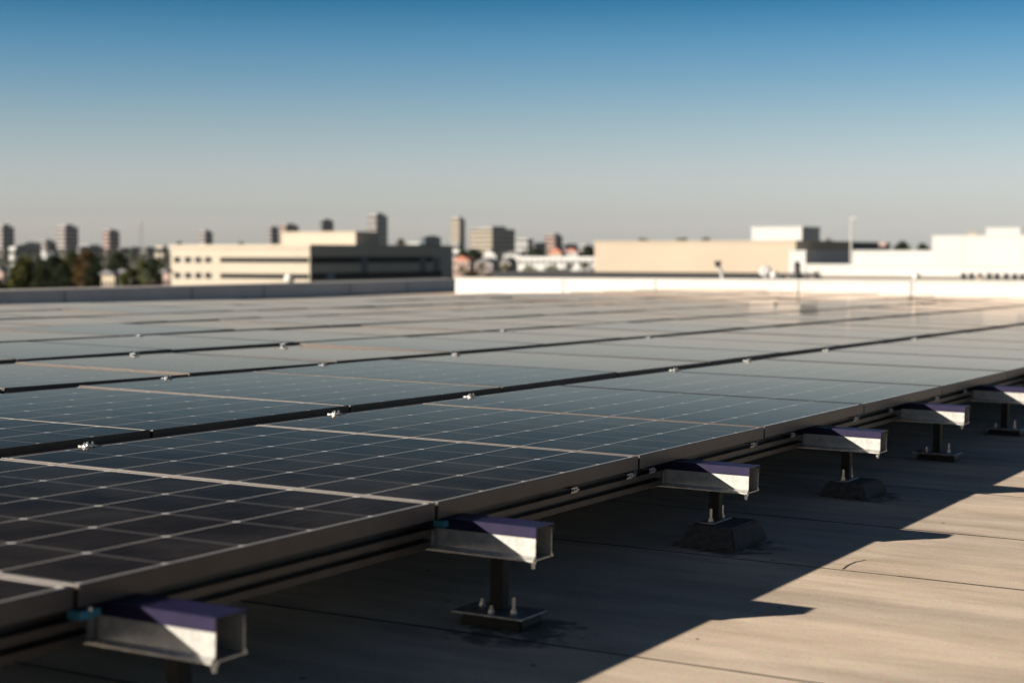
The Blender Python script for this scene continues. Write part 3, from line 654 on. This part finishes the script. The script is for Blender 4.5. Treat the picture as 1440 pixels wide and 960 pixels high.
# roof clutter beyond the parapet
def spot(px, Z): p = at(px, 390, Z); return Vector((p.x, p.y, zr))
def yz(py, Z): return at(720, py, Z).z-zr
Zc = 66
r = thing('vent_pipe', 'bent dark-topped vent pipe in front of the beige wall', 'vent pipe', T(spot(1013, Zc)))
hh = yz(368, Zc); u_ = RT
m = MB(); m.tube([(u_.x*.1, u_.y*.1, 0), (u_.x*.05, u_.y*.05, hh*.45), (-u_.x*.10, -u_.y*.10, hh*.8)], .07, 10); m.build('pipe', M['whitewall'], r)
m = MB(); m.cyl((-u_.x*.10, -u_.y*.10, hh*.75), .10, .22, 10, .14); m.build('cowl', M['dark'], r)
r = thing('satellite_dish', 'white tilted dish with stand in front of the beige wall', 'dish', T(spot(1076, Zc)))
hh = yz(381, Zc)
m = MB(); m.cyl((0, 0, hh), .24, .07, 18, .17, axis=Vector((.3, -.9, .4))); m.build('dish', M['whitewall'], r)
m = MB(); m.cyl((0, .05, 0), .05, hh, 8); m.box(-.2, .2, -.15, .2, 0, .05); m.build('stand', M['steel'], r)
r = thing('roof_vent', 'black cone-shaped vent with pointed top beyond the parapet', 'vent', T(spot(1121, Zc)))
hh = yz(366, Zc)
m = MB(); m.cyl((0, 0, 0), .30, hh*.35, 12, .16); m.cyl((0, 0, hh*.35), .14, hh*.4, 12, .12); m.build('body', M['dark'], r)
m = MB(); m.cyl((0, 0, hh*.75), .16, hh*.25, 12, .02); m.build('cap', M['dark'], r)
a, b = spot(1078, Zc+1), spot(1152, Zc+1)
r = thing('roof_pipe', 'low grey pipe on blocks running beneath the black vent', 'pipe', T(a)); v = b-a
m = MB(); m.tube([(0, 0, yz(386, Zc)), (v.x, v.y, yz(386, Zc))], .06, 8); m.build('pipe', M['greyc'], r)
for i in range(5): q = v*(i/4.); MB().box(q.x-.08, q.x+.08, q.y-.08, q.y+.08, 0, yz(387, Zc)).build('foot', M['dark'], r)
r = thing('roof_valve', 'short dark standpipe at the right end of the grey pipe', 'standpipe', T(spot(1148, Zc-1)))
m = MB(); m.cyl((0, 0, 0), .09, yz(381, Zc), 10); m.build('pipe', M['dark'], r)
m = MB(); m.cyl((-.14, 0, yz(382, Zc)), .07, .28, 8, axis=Vector((1, 0, 0))); m.build('elbow', M['steel'], r)
for i, px in enumerate([1355, 1366, 1378, 1391, 1402, 1415, 1427, 1438]):
    hh = yz(384.5+random.uniform(-.6, .8), Zc)
    r = thing('roof_vent', 'small dark stub vent in the row before the white building, %s from the left' % ORD[i], 'vent', T(spot(px, Zc)), 'row of dark stub vents')
    m = MB(); m.cyl((0, 0, 0), .10, hh*.75, 10); m.build('pipe', M['dark' if i != 2 else 'pink'], r)
    m = MB(); m.cyl((0, 0, hh*.75), .14, hh*.25, 10, .09); m.build('cap', M['dark'], r)
# white globes on the parapets
def globe(label, px, py, Z, rad, zb):
    p = at(px, py, Z); r = thing('globe_vent', label, 'vent', T((p.x, p.y, zb)))
    hh = p.z-zb
    MB().ball((0, 0, hh), rad, 3, (1, 1, 1)).build('globe', M['white'], r, True)
    m = MB(); m.cyl((0, 0, 0), rad*.45, max(.02, hh-rad*.8), 10); m.cyl((0, 0, 0), rad*.8, .02, 12); m.build('neck', M['dark'], r)
def top_on(P_, mw): pass
pA = roofpt(407, 403, 0); 
# find the left parapet's top under pixel 407
best = None
for i in range(400):
    q = pl[0]+(pl[1]-pl[0])*(i/399.); q = q + Vector((-.2, 0, 0)); wq = AF @ Vector((q.x, q.y, ROOFZ+.285)); 
    if best is None or abs(pix(wq)[0]-407) < best[0]: best = (abs(pix(wq)[0]-407), wq)
wq = best[1]; globe('white globe vent with dark neck on the grey left parapet', 407, 391.5, pix(wq)[2], .115, wq.z-.01)
for px, py, rad, lab in ((1089, 386.8, .10, 'white globe vent on the white parapet by the dish'), (1288.5, 388.5, .085, 'white globe vent alone on the right part of the white parapet')):
    dd = ray(px, 388); tq = (pf0.y+.15-CAM.y)/dd.y; Zp = tq*dd.dot(FW); t_ = (CAM.x+dd.x*tq-pf0.x)/PFL
    p = at(px, 392, Zp); globe(lab, px, py, Zp, rad, PFZ+PFH(PFL*t_)-.01)
# ------------------------------------------------------------------ trees
def crown_mesh(blobs, n, size, mt, seed):
    rnd = random.Random(seed); bm = bmesh.new()
    tot = sum(b[3]*b[3] for b in blobs)
    for (bx, by, bz, br, bs) in blobs:
        for _ in range(int(n*br*br/tot)):
            v = Vector((rnd.gauss(0, 1), rnd.gauss(0, 1), rnd.gauss(0, 1))).normalized()*br*(rnd.random()**.35)
            c = Vector((bx, by, bz))+Vector((v.x, v.y, v.z*bs))
            s = size*rnd.uniform(.5, 1.2); a = Vector((rnd.gauss(0, 1), rnd.gauss(0, 1), rnd.gauss(0, 1))).normalized(); b = a.orthogonal().normalized(); 
            b = (Matrix.Rotation(rnd.uniform(0, 6.28), 3, a) @ b); e = a.cross(b)
            bm.faces.new([bm.verts.new(c+b*s*p+e*s*q) for p, q in ((-.5, 0), (0, -.3), (.5, 0), (0, .3))])
    me = bpy.data.meshes.new('crown'); bm.to_mesh(me); bm.free(); me.materials.append(mt); return me
def tree(label, x0, x1, yt, Z, mt, seed, n=4200, z0=0, group=None, name='broadleaf_tree'):
    rnd = random.Random(seed); p = at((x0+x1)/2, yt, Z); H = p.z-z0; R = (x1-x0)*(.64 if x1 < 240 else .56)/F*Z
    r = thing(name, label, 'tree', T((p.x, p.y, z0)), group)
    m = MB(); m.cyl((0, 0, 0), H*.028, H*.5, 8, H*.018)
    for i in range(5):
        an = i*1.257+rnd.random(); m.tube([(0, 0, H*.38), (math.cos(an)*R*.5, math.sin(an)*R*.5, H*.68)], H*.010, 6)
    m.build('trunk', M['bark'], r)
    bl = [(0, 0, H*.62, R*.75, (H*.36)/(R*.75))]
    for i in range(11):
        an = rnd.uniform(0, 6.28); zz = rnd.uniform(.32, .86); rr = R*rnd.uniform(.3, .5)*(1.15-.5*zz); ro_ = (R-rr)*rnd.uniform(.6, 1.05)*(1.25-.6*zz)
        bl.append((math.cos(an)*ro_, math.sin(an)*ro_, H*zz, rr, 1.0))
    bl.append((rnd.uniform(-.2, .2)*R, 0, H*.9, R*.38, .8))
    link(bpy.data.objects.new('crown', crown_mesh(bl, n, max(.35, R*.16), M[mt], seed)), r)
    return r
tree('bushy dark tree filling the gap left of the orange autumn tree', 66, 106, 369, 230, 'leaf_d', 31)
tree('low green tree in front of the grey-roofed low house', 166, 200, 374, 235, 'leaf_g', 32)
tree('dark bushy tree wedged between the broad green tree and the dark green one', 44, 76, 359, 235, 'leaf_d', 33)
tree('small dark tree at the foot of the pale slim block', 12, 34, 366, 250, 'leaf_d', 34)
tree('tree cut by the left picture edge, below the dark tower', -30, 14, 392, 240, 'leaf_d', 1)
tree('broad green tree left of the brown twin-toned tower base', 8, 62, 362, 240, 'leaf_g', 2, 5200)
tree('dark green tree right of the broad green tree', 50, 96, 358, 250, 'leaf_d', 3, 5200)
tree('tall olive tree beneath the broad brown tower', 88, 116, 349, 270, 'leaf_g', 4, 4600)
tree('orange-brown autumn tree in the middle of the left trees', 100, 142, 350, 265, 'leaf_a', 5, 5200)
tree('dark tree with brown edges left of the white cottage', 118, 150, 358, 255, 'leaf_d', 6, 4600)
tree('low dark tree behind the cottages under the mast', 150, 185, 354, 420, 'leaf_d', 7, 4600)
tree('yellow-green tree just left of the cream office', 184, 216, 362, 250, 'leaf_y', 8, 5000)
tree('dark green tree touching the cream office corner', 203, 238, 360, 245, 'leaf_d', 9, 5000)
tree('round dark treetop rising above the left end of the office roof', 245, 261, 337, 700, 'leaf_d', 10)
tree('low olive treetop above the middle of the office roof', 329, 348, 339, 900, 'leaf_y', 11)
tree('round brown treetop above the dark office side', 552, 574, 334, 900, 'leaf_a', 12)
tree('small green tree right of the dark office end', 640, 662, 349, 800, 'leaf_g', 13)
tree('green tree between the cream block and the gabled house', 652, 682, 351, 1000, 'leaf_d', 14)
tree('dark green tree behind the orange-roofed house', 738, 764, 348, 1100, 'leaf_d', 15)
tree('dark green tree against the left end of the beige wall', 812, 842, 346, 900, 'leaf_d', 16)
tree('dark treetop showing over the middle of the beige wall', 942, 974, 331, 420, 'leaf_d', 17)
tree('smaller dark treetop over the beige wall, left of the white box', 976, 1008, 331, 430, 'leaf_d', 18)
tree('small olive treetop just right of the white box', 1158, 1173, 330, 430, 'leaf_y', 19)
tree('dark low treetop left of the big white building', 1252, 1288, 339, 600, 'leaf_d', 20)
tree('dark low treetop squeezed against the big white building corner', 1284, 1312, 341, 620, 'leaf_d', 22)
tree('faint pale treetop over the left end of the beige wall', 890, 916, 334, 900, 'leaf_g', 21)
# hedge of bushes under the terrace
HL = ['left end of the bushes, under the brown house', 'olive bush below the dark-roofed cottage', 'yellow-green bush under the left end of the terrace', 'bright olive bush under the terrace',
      'green bush under the middle of the terrace', 'dark bush under the right half of the terrace', 'dark green bush beside the beige wall']
for i, (x0, x1, yt, mt) in enumerate([(636, 668, 371, 'leaf_g'), (660, 702, 368, 'leaf_a'), (692, 734, 370, 'leaf_d'), (726, 768, 371, 'leaf_y'), (758, 794, 370, 'leaf_g'), (784, 814, 367, 'leaf_d'), (806, 842, 366, 'leaf_d')]):
    tree(HL[i] if i else 'green bush at the left end of the bushes, under the brown house', x0, x1, yt, 300, mt, 40+i, 1800, name='bush')
# the far wooded town that reads as one mass
rnd = random.Random(5); bm = bmesh.new()
for _ in range(15000):
    px = rnd.uniform(-80, 1300); Z = rnd.choice([650, 800, 1000, 1300, 1700, 2100, 2500])*rnd.uniform(.9, 1.1)
    if px > 600 and Z < 950: continue
    p = at(px, 355, Z); z = rnd.random()**.6*(7.5+3*math.sin(px*.05+Z)+Z*.0022); s = Z*rnd.uniform(.0010, .0022)
    a = Vector((rnd.gauss(0, 1), rnd.gauss(0, 1), rnd.gauss(0, 1))).normalized(); b = a.orthogonal().normalized(); e = a.cross(b); c = Vector((p.x, p.y, max(1, z)))
    bm.faces.new([bm.verts.new(c+b*s*i+e*s*j) for i, j in ((-.5, 0), (0, -.4), (.5, 0), (0, .4))])
me = bpy.data.meshes.new('distant_trees'); bm.to_mesh(me); bm.free(); me.materials.append(M['wood'])
o = link(bpy.data.objects.new('distant_trees', me)); o['kind'] = 'stuff'; tag(o, 'far low treetops filling the town below the skyline', 'trees')

# ------------------------------------------------------------------ air
hz = MB().box(-3200, 2200, -120, 3300, -1, 86)
hm_ = bpy.data.materials.new('thin_haze'); hm_.use_nodes = True; hn = hm_.node_tree
hn.nodes.remove(hn.nodes['Principled BSDF'])
pv = hn.nodes.new('ShaderNodeVolumePrincipled'); pv.inputs['Color'].default_value = (.80, .87, .95, 1); pv.inputs['Density'].default_value = HAZE
hn.links.new(pv.outputs['Volume'], hn.nodes['Material Output'].inputs['Volume'])
ho = hz.build('haze', hm_); ho['kind'] = 'stuff'
# ------------------------------------------------------------------ light
SD = (RM @ Vector((-1.88, -2.28, 1.0))).normalized()     # towards the sun
el = math.asin(SD.z)
su = bpy.data.lights.new('sun', 'SUN'); su.energy = 5.0; su.angle = math.radians(.5); su.color = (1.0, .89, .75)
so = link(bpy.data.objects.new('sun', su)); so.rotation_euler = SD.to_track_quat('Z', 'Y').to_euler(); so.location = (0, 0, 60)
w = bpy.data.worlds.new('World'); S.world = w; w.use_nodes = True; nt = w.node_tree; N = nt.nodes; L = nt.links
bg = N['Background']
sk = N.new('ShaderNodeTexSky'); sk.sky_type = 'NISHITA'; sk.sun_disc = False; sk.sun_elevation = el
sk.sun_rotation = math.atan2(SD.x, SD.y); sk.air_density = 1.0; sk.dust_density = 1.2; sk.ozone_density = 1.5; sk.altitude = 50
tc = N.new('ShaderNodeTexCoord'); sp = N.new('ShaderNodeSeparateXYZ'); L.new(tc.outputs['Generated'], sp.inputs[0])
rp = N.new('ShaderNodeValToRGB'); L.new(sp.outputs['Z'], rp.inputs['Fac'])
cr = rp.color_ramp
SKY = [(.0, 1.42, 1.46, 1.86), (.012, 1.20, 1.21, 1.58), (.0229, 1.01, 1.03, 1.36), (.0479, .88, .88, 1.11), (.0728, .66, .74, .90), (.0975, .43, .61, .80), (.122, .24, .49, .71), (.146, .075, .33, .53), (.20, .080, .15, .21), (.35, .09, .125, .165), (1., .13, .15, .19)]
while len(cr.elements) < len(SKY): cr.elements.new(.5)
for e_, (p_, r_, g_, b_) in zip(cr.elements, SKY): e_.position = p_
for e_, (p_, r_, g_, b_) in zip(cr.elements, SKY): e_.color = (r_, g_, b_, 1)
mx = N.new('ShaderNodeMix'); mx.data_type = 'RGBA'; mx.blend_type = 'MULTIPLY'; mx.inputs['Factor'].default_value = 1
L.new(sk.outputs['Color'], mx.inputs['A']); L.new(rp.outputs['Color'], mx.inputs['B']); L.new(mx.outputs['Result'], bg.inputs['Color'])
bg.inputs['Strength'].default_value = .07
# ------------------------------------------------------------------ camera
cam = bpy.data.cameras.new('camera'); cam.sensor_width = 36; cam.lens = F/1440*36; cam.clip_start = .05; cam.clip_end = 30000
co = link(bpy.data.objects.new('camera', cam)); co.matrix_world = Matrix.Translation(CAM) @ Matrix((RT, UP, -FW)).transposed().to_4x4()
cam.dof.use_dof = True; cam.dof.focus_distance = 6.4; cam.dof.aperture_fstop = 2.5; cam.dof.aperture_blades = 9
S.camera = co
S.view_settings.view_transform = 'Standard'; S.view_settings.look = 'None'; S.view_settings.gamma = 1; S.view_settings.exposure = 1.08
S.cycles.max_bounces = 6; S.cycles.diffuse_bounces = 2
